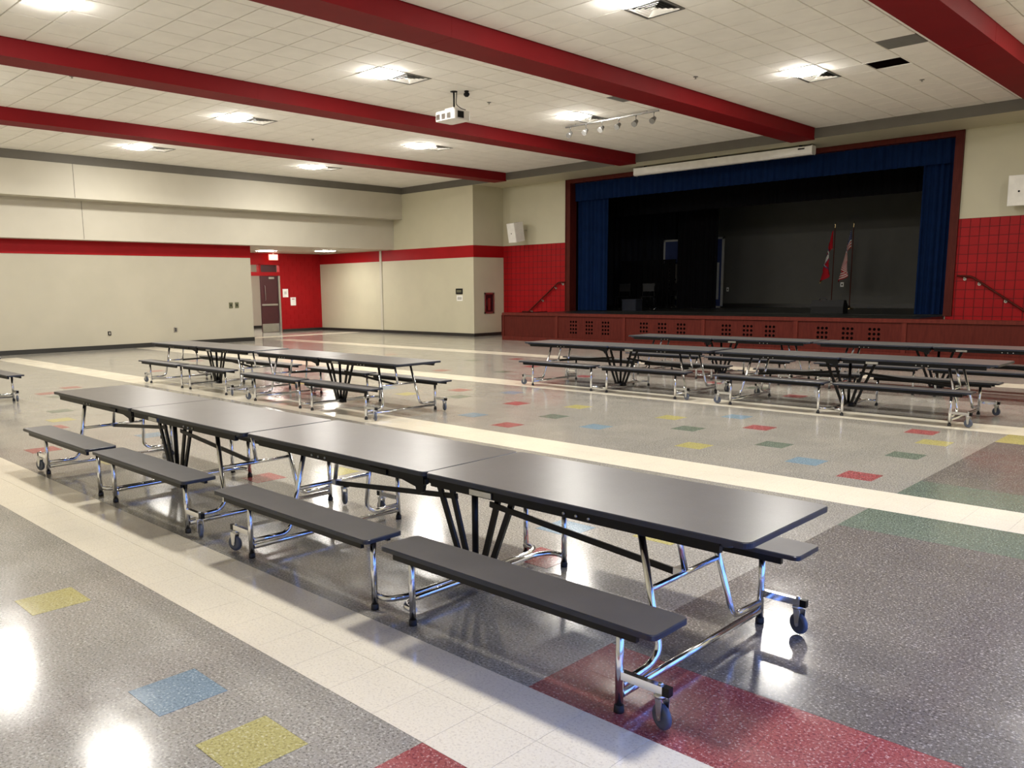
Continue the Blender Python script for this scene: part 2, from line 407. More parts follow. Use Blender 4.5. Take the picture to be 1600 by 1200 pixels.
# red glazed block areas beside the stage
def block_area(parent, x0, x1, z0, z1, y, single):
    mb = MB(); mb.box(x0, x1, y-.006, y, z0, z1); back = mb.obj('mortar_bed', 'mortar', parent)
    nx = max(1, round((x1-x0)/.2032)); nz = round((z1-z0)/.205); w = (x1-x0)/nx; h = (z1-z0)/nz; g = .0065
    one = MB(); one.prism([(g, g), (w-g, g), (w-g, h-g), (g, h-g)], -.006, -.012, 'xz')
    one.prism([(g+.003, g+.003), (w-g-.003, g+.003), (w-g-.003, h-g-.003), (g+.003, h-g-.003)], -.012, -.015, 'xz')
    if single: me = one.mesh('block', 'red')
    joined = MB()
    for a in range(nx):
        for b in range(nz):
            if single: link('block', me, parent, (x0+a*w, y, z0+b*h))
            else: joined.add([(p[0]+x0+a*w, p[1]+y, p[2]+z0+b*h) for p in one.v], one.f)
    if not single: o = joined.obj('block_courses', 'red', parent); o['kind'] = 'stuff'
block_area(wall_stage, -6.17+.02, -4.14, ZST-.42, 3.2, YS, True)
block_area(wall_stage, -4.14, XR, ZST-.42, 3.2, YS, False)
block_area(wall_stage, -20.79, -17.72, .02, 3.2, YS, False)
# left wall with bulkhead
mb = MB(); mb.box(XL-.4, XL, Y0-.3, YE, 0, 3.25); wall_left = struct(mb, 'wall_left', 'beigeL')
mb = MB(); mb.box(XL, XL+.012, Y0, YE, 2.82, 3.22); mb.box(XL-.4, XL+.012, YE, YE+.012, 2.82, 3.22); struct(mb, 'trim_15', 'red')
mb = MB(); mb.box(XD-.1, XLO, Y0-.3, Y1, 3.22, 4.34); struct(mb, 'wall_bulkhead_lower', 'beige2')
mb = MB(); mb.box(XD-.1, XU, Y0-.3, Y1, 4.32, ZC+.1); up_ = struct(mb, 'wall_bulkhead_upper', 'beige2')
mb = MB(); mb.box(XU, XU+.004, 9.0, 9.012, 4.34, ZB); mb.box(XLO, XLO+.004, 9.35, 9.362, 3.24, 4.3); mb.obj('joint', 'taupe', up_)
# recess: door wall (red block) with the door opening y 17.0..18.93
DY0, DY1, DZ = 17.0, 18.93, 2.80
mb = MB(); mb.box(XD-.2, XD, YE-.6, DY0, 0, 3.25); mb.box(XD-.2, XD, DY1, Y1, 0, 3.25); mb.box(XD-.2, XD, DY0, DY1, DZ, 3.25)
wd = struct(mb, 'wall_door', 'red')
mb = MB(); bed = MB()
for r in range(16):
    z = .1+r*.2; off = (r % 2)*.2
    y = DY1+.02-off
    while y < Y1-.02:
        a, b_ = max(y, DY1+.02), min(y+.4, Y1-.005)
        if b_-a > .03: mb.prism([(a+.006, z+.006), (b_-.006, z+.006), (b_-.006, min(z+.194, 3.2)), (a+.006, min(z+.194, 3.2))], XD, XD+.008, 'yz')
        y += .4
o = mb.obj('block_courses', 'red', wd); o['kind'] = 'stuff'
mb = MB(); mb.box(XD-.2, XL-.4, YE-.25, YE-.05, 0, 3.25); struct(mb, 'wall_recess', 'beige')
# corridor behind the door
mb = MB(); mb.box(XD-4, XD-.2, 15.2, 15.4, 0, 3.25); mb.box(XD-4, XD-.2, 21.6, 21.8, 0, 3.25); mb.box(XD-4.2, XD-4, 15.2, 21.8, 0, 3.25)
struct(mb, 'wall_corridor', 'beige2')
mb = MB(); mb.box(XD-4.2, XD-.2, 15.2, 21.8, 3.22, 3.4); struct(mb, 'ceiling_corridor', 'ceil')
mb = MB(); mb.box(XD-4, XD-3.98, 15.4, 21.6, 0, .12); struct(mb, 'baseboard_corridor', 'base')
# right wall with daylight windows, rear wall
mb = MB()
WY = [(-.6, 1.2), (1.4, 3.2), (3.4, 5.2), (5.4, 7.2)]; WZ0, WZ1 = .1, 3.0
ys = [Y0-.3] + [v for a in WY for v in a] + [Y1+2]
mb.box(XR, XR+.25, Y0-.3, YS+.25, WZ1, ZC+.1); mb.box(XR, XR+.25, Y0-.3, YS+.25, 0, WZ0)
for k in range(0, len(ys), 2): mb.box(XR, XR+.25, ys[k], ys[k+1] if k+1 < len(ys)-1 else YS+.25, WZ0, WZ1)
struct(mb, 'wall_right', 'beige')
for k, (a, b_) in enumerate(WY):
    mb = MB()
    for q in ((a, a+.05, WZ0, WZ1), (b_-.05, b_, WZ0, WZ1), (a, b_, WZ0, WZ0+.05), (a, b_, WZ1-.05, WZ1), (a, b_, 1.5, 1.54)): mb.box(XR+.08, XR+.14, q[0], q[1], q[2], q[3])
    w = struct(mb, 'window_%d' % (k+1), 'dark'); g = MB().box(XR+.108, XR+.112, a+.05, b_-.05, WZ0+.05, WZ1-.05).obj('pane', 'glass', w)
mb = MB(); mb.box(XL-.4, XR+.25, Y0-.25, Y0, 0, ZC+.1); struct(mb, 'wall_rear', 'beige')
mb = MB(); mb.box(XR+.3, XR+40, -30, 45, -.3, -.16); struct(mb, 'ground_outside', 'outside')
# baseboards
mb = MB(); mb.box(XL, XL+.014, Y0, YE, 0, .13); mb.box(XL-.4, XL+.014, YE, YE+.014, 0, .13); struct(mb, 'baseboard_left', 'base')
mb = MB(); mb.box(XD, -20.8+.014, Y1-.014, Y1, 0, .11); mb.box(-20.8, -20.786, Y1, YS, 0, .11); struct(mb, 'baseboard_back', 'base')
mb = MB(); mb.box(XD, XD+.014, DY1+.02, Y1-.014, 0, .11); struct(mb, 'baseboard_door', 'base')
# ---------------------------------------------------------------- stage shell
SX0, SX1, SYB, SZT = -21.5, -4.2, 29.0, 5.9
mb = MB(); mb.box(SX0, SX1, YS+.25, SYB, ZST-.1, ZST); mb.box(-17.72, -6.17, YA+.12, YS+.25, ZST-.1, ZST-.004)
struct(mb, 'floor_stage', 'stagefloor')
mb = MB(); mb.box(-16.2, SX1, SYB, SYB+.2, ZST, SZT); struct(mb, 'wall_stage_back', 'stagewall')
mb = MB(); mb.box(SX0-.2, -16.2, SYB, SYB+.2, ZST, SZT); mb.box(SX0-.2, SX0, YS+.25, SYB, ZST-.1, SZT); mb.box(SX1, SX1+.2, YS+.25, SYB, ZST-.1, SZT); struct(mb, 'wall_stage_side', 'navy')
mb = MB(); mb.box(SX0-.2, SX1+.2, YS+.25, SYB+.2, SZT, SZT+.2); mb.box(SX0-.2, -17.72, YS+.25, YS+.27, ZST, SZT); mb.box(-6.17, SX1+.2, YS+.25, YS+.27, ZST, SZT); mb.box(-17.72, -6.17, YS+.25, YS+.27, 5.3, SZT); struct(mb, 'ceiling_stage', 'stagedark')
mb = MB(); mb.box(-16.2, SX1, SYB-.014, SYB, ZST, ZST+.13); struct(mb, 'baseboard_stage', 'base')
# proscenium frame
mb = MB(); fwd = YS-.05
mb.box(-17.86, -17.70, fwd, YS+.3, ZST, 5.12); mb.box(-6.19, -6.03, fwd, YS+.3, ZST, 5.12); mb.box(-17.86, -6.03, fwd, YS+.3, 5.12, 5.245)
mb.box(-17.89, -17.86, fwd-.02, YS, ZST, 5.245); mb.box(-6.03, -6.00, fwd-.02, YS, ZST, 5.245)
struct(mb, 'trim_16', 'wood')
# stage front: frame with recessed panels
sf = thing('raised_stage', 'long dark cherry wood panelled front of the raised stage', 'stage front', (0, 0, 0))
DIV = [-18.71, -16.43, -13.92, -11.37, -8.83, -6.33, -3.85]
mb = MB()
mb.box(DIV[0], DIV[-1], YA-.035, YA+.12, ZST-.085, ZST); mb.obj('top_rail', 'woodlite', sf)
MB().box(DIV[0], DIV[-1], YA-.02, YA+.1, 0, .13).obj('bottom_rail', 'woodlite', sf)
for k, x in enumerate(DIV):
    MB().box(x-.05, x+.05, YA-.02, YA+.1, .13, ZST-.085).obj('stile', 'woodlite', sf)
MB().box(DIV[0]-.03, DIV[0], YA-.02, YS-.02, 0, ZST-.02).obj('side_panel', 'wood', sf)
MB().box(DIV[-1], DIV[-1]+.03, YA-.02, YS-.02, 0, ZST-.02).obj('side_panel', 'wood', sf)
for k in range(6):
    a, b_ = DIV[k]+.05, DIV[k+1]-.05
    p = MB().box(a, b_, YA+.005, YA+.06, .13, ZST-.085).obj('panel', 'wood', sf)
    if k in (1, 2, 3, 4):
        mb = MB(); cxm = (a+b_)/2
        for c in (-1, 0, 1):
            for u in range(3):
                for v in range(4):
                    mb.lathe([(.036, YA+.004), (.036, YA+.0055)], (cxm+c*.6+(u-1)*.1, 0, .32+v*.11), 8, 'y')
        mb.obj('vent_hole_discs', 'hole', p)['kind'] = 'stuff'  # flat black discs painted as the dark of the perforations
# side steps behind the front (their tops hide behind the apron)
for s, (xa, sg) in enumerate(((-17.9, -1), (-6.0, 1))):
    t = thing('stage_steps', 'wooden steps up to the stage at the %s handrail' % ('left' if s == 0 else 'right'), 'steps', (xa, YA+.2, 0))
    for k in range(5 if s else 4):
        h = ZST-.15*(k+1); x0, x1 = sorted((sg*(.02+k*.28), sg*(.02+(k+1)*.28)))
        if s == 0 and x0+xa < DIV[0]+.02: x0 = DIV[0]+.02-xa
        if x1-x0 > .02: MB().box(x0, x1, 0, 2.05, .004, h).obj('step', 'wood', t)
# handrails
def handrail(pts, label):
    t = thing('handrail', label, 'handrail', (0, 0, 0))
    MB().tube(pts, .024, 10, .06).obj('rail', 'wood', t)
    for f, (a, b_) in ((.5, (0, 1)), (.12, (1, 2)), (.55, (1, 2)), (.93, (1, 2))):
        p = Vector(pts[a])*(1-f) + Vector(pts[b_])*f
        mb = MB(); mb.tube([p-Vector((0, 0, .02)), p+Vector((0, .0, -.07)), (p.x, YS-.02, p.z-.07)], .009, 8, .03); mb.lathe([(.035, YS-.03), (.035, YS-.016)], (p.x, 0, p.z-.07), 12, 'y'); mb.obj('bracket', 'steel', t)
handrail([(-17.85, 22.4, 1.87), (-18.15, 22.4, 1.87), (-19.5, 22.4, .86), (-19.8, 22.4, .86)], 'dark wooden handrail sloping down left of the stage')
handrail([(-5.93, 22.4, 1.86), (-5.62, 22.4, 1.84), (-4.3, 22.4, .90), (-3.9, 22.4, .72)], 'dark wooden handrail sloping down right of the stage')
# ---------------------------------------------------------------- curtains
def curtain(name, x0, x1, y, z0, z1, mat, label, amp=.06, wl=.16, axis='x', group=None, zj=0):
    mb = MB(); n = max(8, int((x1-x0)/wl*8)); top = []; rows = 5
    vs = []
    ph = random.random()*6
    for r in range(rows+1):
        z = z1+(z0-z1)*r/rows
        for k in range(n+1):
            x = x0+(x1-x0)*k/n
            w = (x-x0)/wl*2*PI
            d = amp*(math.sin(w+ph)+.35*math.sin(2.3*w+1.3))*(0.75+.25*r/rows)+amp*.3*math.sin(w*.31+r*.3)
            zz = z + (zj*math.sin(w*.11) if r == rows else 0)
            vs.append((x, y+d, zz) if axis == 'x' else (y+d, x, zz))
    for d in (0, .012):
        mb_vs = [(p[0]+(d if axis != 'x' else 0), p[1]+(d if axis == 'x' else 0), p[2]) for p in vs]
        mb.add(mb_vs, [(r*(n+1)+k, r*(n+1)+k+1, (r+1)*(n+1)+k+1, (r+1)*(n+1)+k) for r in range(rows) for k in range(n)], True)
    o = mb.obj(name, mat); return tag(o, label, 'curtain', group)
curtain('valance', -17.68, -6.21, 22.66, 4.54, 5.12, 'velvet', 'short pleated blue curtain valance across the top of the stage opening', .035, .22)
curtain('side_curtain', -17.68, -16.42, 22.82, ZST+.02, 4.6, 'velvet', 'blue pleated curtain gathered at the left side of the stage opening', .05, .17)
curtain('side_curtain', -6.95, -6.21, 22.82, ZST+.02, 4.6, 'velvet', 'blue pleated curtain gathered at the right side of the stage opening', .05, .14)
curtain('stage_border', -20.5, -4.5, 24.6, 4.12, 5.85, 'blackcloth', 'black cloth border hanging behind the blue valance', .03, .3)
curtain('leg_curtain', -15.85, -14.3, 26.2, ZST+.02, 5.85, 'blackcloth', 'tall black cloth leg curtain hanging in front of the banner', .06, .22)
curtain('wing_curtain', -20.6, -17.4, 28.6, ZST+.02, 5.85, 'navy', 'dark navy curtain at the rear left of the stage', .06, .3)
# ---------------------------------------------------------------- cafeteria table
R1 = .0165
def make_table():
    t = thing('cafeteria_table', '', 'table')
    for s in (-1, 1):
        a, b_ = sorted((s*.003, s*1.83))
        mb = MB(); ol = rrect(a, b_, -.381, .381, .035); mb.prism(ol, .712, .7355, ch=.003)
        top = mb.obj('tabletop', 'edge', t)
        MB().prism(rrect(a+.004, b_-.004, -.377, .377, .032), .7345, .737).obj('laminate_face', 'laminate', top)
        MB().prism(rrect(a+.06, b_-.09, -.352, .352, .02), .692, .712).obj('core_board', 'edge', top)
        for sy in (-1, 1):
            x0, x1 = sorted((s*.03, s*1.70)); y0, y1 = sorted((sy*.335, sy*.362))
            rail = MB().box(x0, x1, y0, y1, .665, .7125).obj('side_rail', 'black', t)
            mb = MB()
            for bxk in (.93, 1.0, 1.07): mb.lathe([(.008, sy*.362), (.008, sy*.367), (.003, sy*.369)], (s*bxk, 0, .684), 8, 'y')
            mb.obj('bolts', 'steel', rail)['kind'] = 'stuff'
            # benches
            x0, x1 = sorted((s*.055, s*1.655)); yc = sy*.615
            mb = MB(); mb.prism(rrect(x0, x1, yc-.127, yc+.127, .03), .408, .4295, ch=.003)
            be = mb.obj('bench', 'edge', t)
            MB().prism(rrect(x0+.004, x1-.004, yc-.123, yc+.123, .027), .4285, .431).obj('laminate_face', 'bench', be)
            a2, b2 = sorted((s*.13, s*1.56))
            for q in (-.10, .078): MB().box(a2, b2, yc+q, yc+q+.022, .368, .408).obj('bench_rail', 'black', be)
            for xl in (.155, 1.42):
                leg = MB().tube([(s*xl, yc, .02), (s*xl, yc, .41)], .017, 12).obj('bench_leg', 'chrome', t)
                MB().lathe([(.017, .002), (.0215, .002), (.0215, .012), (.0205, .03), (.018, .033)], (s*xl, yc, 0), 12).obj('foot_cap', 'rubber', leg)
                MB().box(s*xl-.03, s*xl+.03, yc-.07, yc+.07, .398, .409).obj('leg_plate', 'black', leg)
            # caster arm and caster
            x0, x1 = sorted((s*1.435, s*1.625))
            arm = MB().box(x0, x1, yc-.014, yc+.014, .148, .182).obj('caster_arm', 'chrome', t)
            x0, x1 = sorted((s*1.625, s*1.655)); MB().box(x0, x1, yc-.0155, yc+.0155, .147, .183).obj('end_cap', 'black', arm)
            MB().lathe([(.011, .182), (.011, .189), (.006, .193)], (s*1.61, yc, 0), 8).obj('arm_bolt', 'caststeel', arm)
            wa = random.choice((-.35, .3, .15))*s
            rot = Matrix.Translation((s*1.61, yc, 0)) @ Matrix.Rotation(wa, 4, 'Z')
            mb = MB(); mb.lathe([(.024, .147), (.026, .140), (.022, .130)], (s*1.61, yc, 0), 12)
            for q in (-1, 1):
                ol = [(-.022, .134), (.020, .134), (.014, .052), (.002, .044), (-.008, .052)]
                vs = [rot @ Vector((x*s+.012*s, q*.019+d, z)) for d in (-.0015, .0015) for (x, z) in ol]; m = len(ol)
                mb.add(vs, [tuple(range(m)), tuple(range(2*m-1, m-1, -1))]+[(i, (i+1) % m, m+(i+1) % m, m+i) for i in range(m)])
            vs0 = mb.box(-.02, .02, -.02, .02, .130, .134, rot)
            cf = mb.obj('caster_fork', 'caststeel', t)
            wc = Vector((.012*s, 0, .058))
            prof = [(.010, -.016), (.030, -.012), (.034, -.014), (.045, -.0125), (.0505, -.008), (.052, 0), (.0505, .008), (.045, .0125), (.034, .014), (.030, .012), (.010, .016)]
            mb = MB(); mb.lathe(prof, rot @ wc, 24, 'y', True, Matrix.Rotation(wa, 3, 'Z')); mb.obj('wheel', 'wheel', cf)
            mb = MB(); mb.lathe([(.006, -.023), (.006, .023)], rot @ wc, 8, 'y', True, Matrix.Rotation(wa, 3, 'Z')); mb.lathe([(.022, -.0135), (.022, .0135)], rot @ wc, 14, 'y', True, Matrix.Rotation(wa, 3, 'Z')); mb.obj('axle', 'caststeel', cf)
        # end frame: crossbar, two bent legs, middle post, floor tube
        fx = lambda z: s*(1.275+(.70-z)*.25)
        for sy in (-1, 1):
            MB().tube([(fx(.70), sy*.275, .70), (fx(.12)-s*.004, sy*.315, .16), (s*1.405, sy*.37, .112), (s*1.42, sy*.60, .112)], R1, 12, .075, 7).obj('table_leg', 'chrome', t)
        MB().tube([(s*1.42, -.60, .072), (s*1.42, .60, .072)], R1, 12).obj('floor_tube', 'chrome', t)
        MB().tube([(fx(.41), -.285, .41), (fx(.41), .285, .41)], .013, 12).obj('crossbar', 'chrome', t)
        MB().tube([(fx(.42), 0, .42), (fx(.70), 0, .70)], .0145, 12).obj('middle_post', 'chrome', t)
        MB().box(*sorted((s*1.22, s*1.34)), -.33, .33, .686, .695).obj('frame_plate', 'black', t)
        # drag link
        lk = MB().bar((s*.13, -.012, .515), (s*1.325, -.012, .405), .010, .032).obj('drag_link', 'black', t)
        MB().box(*sorted((s*1.30, s*1.345)), -.03, .02, .395, .43).obj('link_bracket', 'caststeel', lk)
        # fan of black bars at the centre, both sides of the hinge
        for (xt, xb2, zt) in ((.335, .085, .69), (.215, .03, .69)):
            MB().bar((s*xt, s*.012, zt), (s*xb2, s*.012, .085), .018, .034, (1, 0, 0)).obj('fan_bar', 'black', t)
        # centre floor tube with feet
        MB().tube([(s*.155, -.60, .075), (s*.07, -.60, .075), (s*.024, -.50, .075), (s*.024, .50, .075), (s*.07, .60, .075), (s*.155, .60, .075)], R1, 12, .05, 5).obj('centre_tube', 'chrome', t)
        # latch lever under the hinge
        a = MB(); sy = -s if s == -1 else -1
        yy = (-.345 if s == -1 else .345)
        a.prism([(s*.015, .69), (s*.015, .665), (s*.035, .655), (s*.045, .615), (s*.07, .605), (s*.09, .615), (s*.10, .64), (s*.22, .665), (s*.22, .69)], yy-.012, yy+.012, 'xz'); a.obj('latch_lever', 'black', t)
        MB().box(*sorted((s*.33, s*.48)), -.372, -.362, .672, .700).obj('lock_plate', 'caststeel' if s == 1 else 'black', t)
    MB().tube([(0, 0, .09), (0, 0, .66)], .019, 12).obj('centre_post', 'black', t)
    MB().tube([(0, 0, .60), (0, 0, .70)], .013, 10).obj('post_sleeve', 'chrome', t)
    MB().box(-.09, .09, -.035, .035, .045, .10).obj('base_block', 'black', t)
    MB().box(-.30, .30, -.30, .30, .682, .6915).obj('hinge_plate', 'black', t)
    return t
proto = make_table()
TB = [(-3.215, 3.228, 0, 'long graphite cafeteria table with four benches nearest the camera', 'A'),
      (-6.89, 3.205, 0, 'graphite cafeteria table joined end to end behind the nearest one', 'A'),
      (-15.93, 3.49, 0, 'cafeteria table cut off by the left edge of the photo', None),
      (-10.04, 7.27, -.01, 'cafeteria table in the middle left row, half nearer the camera', 'B'),
      (-13.90, 7.34, .0, 'cafeteria table in the middle left row, end nearer the left wall', 'B'),
      (-8.03, 11.58, 0, 'left cafeteria table of the pair on the cream stripe before the stage', 'C'),
      (-4.27, 11.55, -.005, 'right cafeteria table of the pair on the cream stripe before the stage', 'C'),
      (-7.65, 14.28, 0, 'left cafeteria table of the row closest to the stage front', 'D'),
      (-3.95, 14.28, 0, 'right cafeteria table of the row closest to the stage front', 'D')]
for k, (x, y, rz, lab, g) in enumerate(TB):
    o = proto if k == 0 else copy_tree(proto)
    o.location = (x, y, 0); o.rotation_euler.z = rz; o['label'] = lab; o['group'] = 'folding cafeteria tables with benches'
# ---------------------------------------------------------------- ceiling lights and vents
def make_light():
    t = thing('ceiling_light', '', 'ceiling light')
    mb = MB()
    for q in ((0, U_, 0, .025), (0, U_, U_-.025, U_), (0, .025, 0, U_), (U_-.025, U_, 0, U_)): mb.box(q[0], q[1], q[2], q[3], -.012, .012)
    mb.obj('frame', 'white', t)
    mb = MB(); n = 10; vs = []
    for a in range(n+1):
        for b in range(n+1):
            x = .02+(U_-.04)*a/n; y = .02+(U_-.04)*b/n
            u = abs(2*a/n-1); v = abs(2*b/n-1); vs.append((x, y, -.006-.062*math.sqrt(max(0, (1-u**2.4)*(1-v**2.4)))))
    mb.add(vs, [(a*(n+1)+b, a*(n+1)+b+1, (a+1)*(n+1)+b+1, (a+1)*(n+1)+b) for a in range(n) for b in range(n)], True)
    mb.obj('diffuser', 'lamp', t); return t
def make_vent():
    t = thing('ceiling_vent', '', 'vent')
    mb = MB()
    for q in ((0, U_, 0, .035), (0, U_, U_-.035, U_), (0, .035, 0, U_), (U_-.035, U_, 0, U_)): mb.box(q[0], q[1], q[2], q[3], -.010, .012)
    mb.obj('frame', 'track', t)
    MB().box(.03, U_-.03, .03, U_-.03, .008, .012).obj('backing', 'dark', t)
    for k in range(4):
        mb = MB(); a = .05+k*.058; b = U_-a; w = .030
        for (p, q) in (((a, a), (b, a)), ((b, a), (b, b)), ((b, b), (a, b)), ((a, b), (a, a))):
            d = Vector((q[0]-p[0], q[1]-p[1], 0)).normalized(); nn = Vector((-d.y, d.x, 0))
            P = [Vector((*p, -.008)), Vector((*q, -.008)), Vector((*q, .010))+nn*w-d*w, Vector((*p, .010))+nn*w+d*w]
            mb.add(P, [(0, 1, 2, 3)]); mb.add([x+Vector((0, 0, .003)) for x in P], [(0, 3, 2, 1)])
        mb.obj('louvre_ring', 'ceil', t)
    MB().box(.5*U_-.035, .5*U_+.035, .5*U_-.035, .5*U_+.035, -.008, .004).obj('centre_plate', 'ceil', t)
    return t
col = ['in the bay beside the left wall', 'in the second bay from the left wall', 'in the projector bay', 'in the bay right of the projector', 'in the rightmost bay']
rown = ['nearest the camera', 'in the middle row', 'nearest the stage']
L0 = make_light(); V0 = make_vent(); first = True
for b in range(5):
    for r, y in enumerate(LY):
        l = L0 if first else copy_tree(L0); v = None if r == 0 else (V0 if (b, r) == (0, 1) else copy_tree(V0)); first = False
        l.location = (LX[b], y, ZC)
        tag(l, 'glowing ceiling light %s, %s' % (col[b], rown[r]), 'ceiling light', 'ceiling lights')
        if v: v.location = (LX[b], y+U_, ZC); tag(v, 'louvred vent %s, %s' % (col[b], rown[r]), 'vent', 'ceiling vents')
for k, (u, y) in enumerate(((-28.2, 17.2), (-27.2, 19.2))):
    t = thing('recess_light', ('lit panel light over the exit door, left one', 'lit panel light in the recess ceiling right of the exit sign')[k], 'ceiling light', (u, y, 3.22), 0, 'recess ceiling lights')
    MB().box(-.31, .31, -.31, .31, -.008, -.001).obj('frame', 'white', t)
    MB().box(-.28, .28, -.28, .28, -.02, -.008).obj('diffuser', 'lamp2', t)
t = thing('corridor_light', 'lit ceiling light in the corridor seen over the door', 'ceiling light', (-31.6, 17.6, 3.22)); MB().box(-.3, .3, -.6, .6, -.03, -.002).obj('diffuser', 'lamp2', t); MB().box(-.32, .32, -.62, .62, -.012, -.001).obj('frame', 'white', t)
# sprinklers / detectors
for k, (x, y, lab) in enumerate(((-8.3, 14.2, 'right of the track lights'), (-5.5, 17.6, 'near the open ceiling panel'), (-12.3, 12.9, 'between the projector and the track lights'), (-15.5, 8.1, 'left of the projector bay beam'), (-18.2, 12.6, 'in the second bay from the left wall'), (-15.8, 5.9, 'in the near left ceiling'))):
    t = thing('sprinkler_head', 'small round sprinkler head in the ceiling '+lab, 'sprinkler', (x, y, ZC-.002), 0, 'sprinkler heads')
    MB().lathe([(.045, 0), (.042, -.006), (.012, -.010)], (0, 0, 0), 14).obj('escutcheon', 'track', t)
    MB().lathe([(.010, -.010), (.008, -.035), (.022, -.036), (.022, -.039)], (0, 0, 0), 12).obj('deflector', 'steel', t)
# ---------------------------------------------------------------- projector
def bpz(u, v, z):
    d = fw + RR*((u-CX)/F_PX) - UU*((v-CY)/F_PX); t = (z-CAMH)/d.z; return Vector((0, 0, CAMH))+d*t
t = thing('projector', 'white projector hanging on a pole from the ceiling', 'projector', (-12.10, 11.70, ZC), math.radians(0))
MB().lathe([(.07, 0), (.07, -.012), (.02, -.02)], (0, 0, 0), 14).obj('ceiling_plate', 'dark', t)
MB().tube([(0, 0, -.01), (0, 0, -.30)], .017, 10).obj('pole', 'dark', t)
MB().tube([(.05, .03, -.01), (.035, .02, -.25), (.12, .08, -.33), (.2, .12, -.36)], .008, 8, .05).obj('cable', 'black', t)
body = MB(); body.prism(rrect(-.30, .24, -.24, .22, .05), -.56, -.38, ch=.012); bo = body.obj('housing', 'white', t)
MB().prism(rrect(-.16, .10, -.12, .12, .03), -.38, -.32).obj('mount_box', 'white', t)
for k in range(3): MB().box(-.25+k*.15, -.15+k*.15, -.246, -.24, -.54, -.44).obj('grille', 'steel', bo)
MB().box(.241, .25, -.14, .02, -.53, -.41).obj('connector_panel', 'dark', bo)
MB().lathe([(.055, .0), (.055, .07), (.04, .09)], (.06, .22, -.47), 16, 'y').obj('lens', 'dark', bo)
t = thing('ceiling_sensor', 'small black camera on the ceiling beside the projector pole', 'sensor', (-11.9, 11.85, ZC-.002))
MB().lathe([(.045, 0), (.045, -.02), (.02, -.025)], (0, 0, 0), 14).obj('base', 'dark', t); MB().lathe([(.02, -.02), (.055, -.045), (.06, -.075), (.03, -.11)], (0, 0, 0), 14).obj('dome', 'dark', t)
# ---------------------------------------------------------------- track lighting
t = thing('track_light', 'silver track with six small spotlights below the ceiling', 'track light', (0, 0, 0))
tx0, tx1, ty = -12.80, -10.25, 16.05
MB().box(tx0, tx1, ty-.018, ty+.018, ZC-.06, ZC-.03).obj('track', 'track', t)
for x in (tx0+.3, (tx0+tx1)/2, tx1-.3): MB().lathe([(.008, ZC-.03), (.008, ZC-.002)], (x, ty, 0), 8).obj('hanger', 'track', t)
for k in range(6):
    x = tx0+.14+k*(tx1-tx0-.26)/5
    mb = MB(); mb.lathe([(.018, ZC-.06), (.018, ZC-.085), (.007, ZC-.09), (.007, ZC-.17)], (x, ty, 0), 8)
    hd = mb.obj('spotlight', 'track', t)
    rot = Matrix.Rotation(math.radians(-55), 3, 'X') @ Matrix.Rotation(math.radians(random.uniform(-8, 8)), 3, 'Y')
    MB().lathe([(.025, .05), (.04, .04), (.045, 0), (.062, -.06), (.066, -.10)], (x, ty, ZC-.20), 14, 'z', True, Matrix.Rotation(math.radians(-52), 3, 'X')).obj('lamp_head', 'track', hd)
    MB().lathe([(.062, -.098), (.05, -.099)], (x, ty, ZC-.20), 14, 'z', True, Matrix.Rotation(math.radians(-52), 3, 'X')).obj('reflector', 'chrome', hd)
# ---------------------------------------------------------------- projection screen housing
t = thing('screen_housing', 'long white projection screen case above the stage opening', 'projection screen', (0, 0, 0))
mb = MB(); mb.prism([(21.62, 5.20), (21.62, 5.03), (21.66, 4.99), (21.80, 4.99), (21.84, 5.03), (21.84, 5.20)], -14.62, -9.27, 'yz'); mb.obj('case', 'white', t)
for x in (-14.64, -9.27): MB().prism([(21.61, 5.21), (21.61, 5.02), (21.65, 4.98), (21.81, 4.98), (21.85, 5.02), (21.85, 5.21)], x, x+.02, 'yz').obj('end_cap', 'white', t)
MB().box(-9.62, -9.45, 21.612, 21.62, 5.13, 5.165).obj('maker_plate', 'dark', t)
for x in (-14.3, -12, -9.6): MB().box(x-.03, x+.03, 21.7, 21.76, 5.2, ZB).obj('bracket', 'dark', t)
# ---------------------------------------------------------------- wall speakers
def speaker(loc, rz, tilt, label):
    t = thing('wall_speaker', label, 'speaker', loc, rz); t.rotation_euler = (0, tilt if False else 0, rz)
    mb = MB(); mb.prism([(-.21, -.20), (.21, -.20), (.19, .20), (-.19, .20)], -.33, .33, 'xy'); b = mb.obj('cabinet', 'white', t)
    MB().box(-.195, .195, -.212, -.20, -.315, .315).obj('grille', 'paper', b)
    MB().lathe([(.022, -.214), (.022, -.210)], (0, 0, -.02), 12, 'y').obj('badge', 'dark', b)
    for z in (-.332, .33): MB().box(-.15, .15, -.08, .08, z, z+.004).obj('trim', 'steel', b)
    return t
s1 = speaker((-19.72, 21.98, 3.62), math.radians(-42), 0, 'white wall speaker left of the stage, turned to the hall')
s1.rotation_euler = (math.radians(10), 0, math.radians(-8))
MB().tube([(0, .18, 0), (.06, .46, .0)], .02, 8).obj('bracket', 'steel', s1)
s2 = speaker((-4.72, 22.12, 3.72), 0, 0, 'white wall speaker right of the stage at the edge of the photo')
s2.rotation_euler = (math.radians(4), 0, math.radians(6))
MB().tube([(0, .16, 0), (0, .3, .0)], .02, 8).obj('bracket', 'steel', s2)
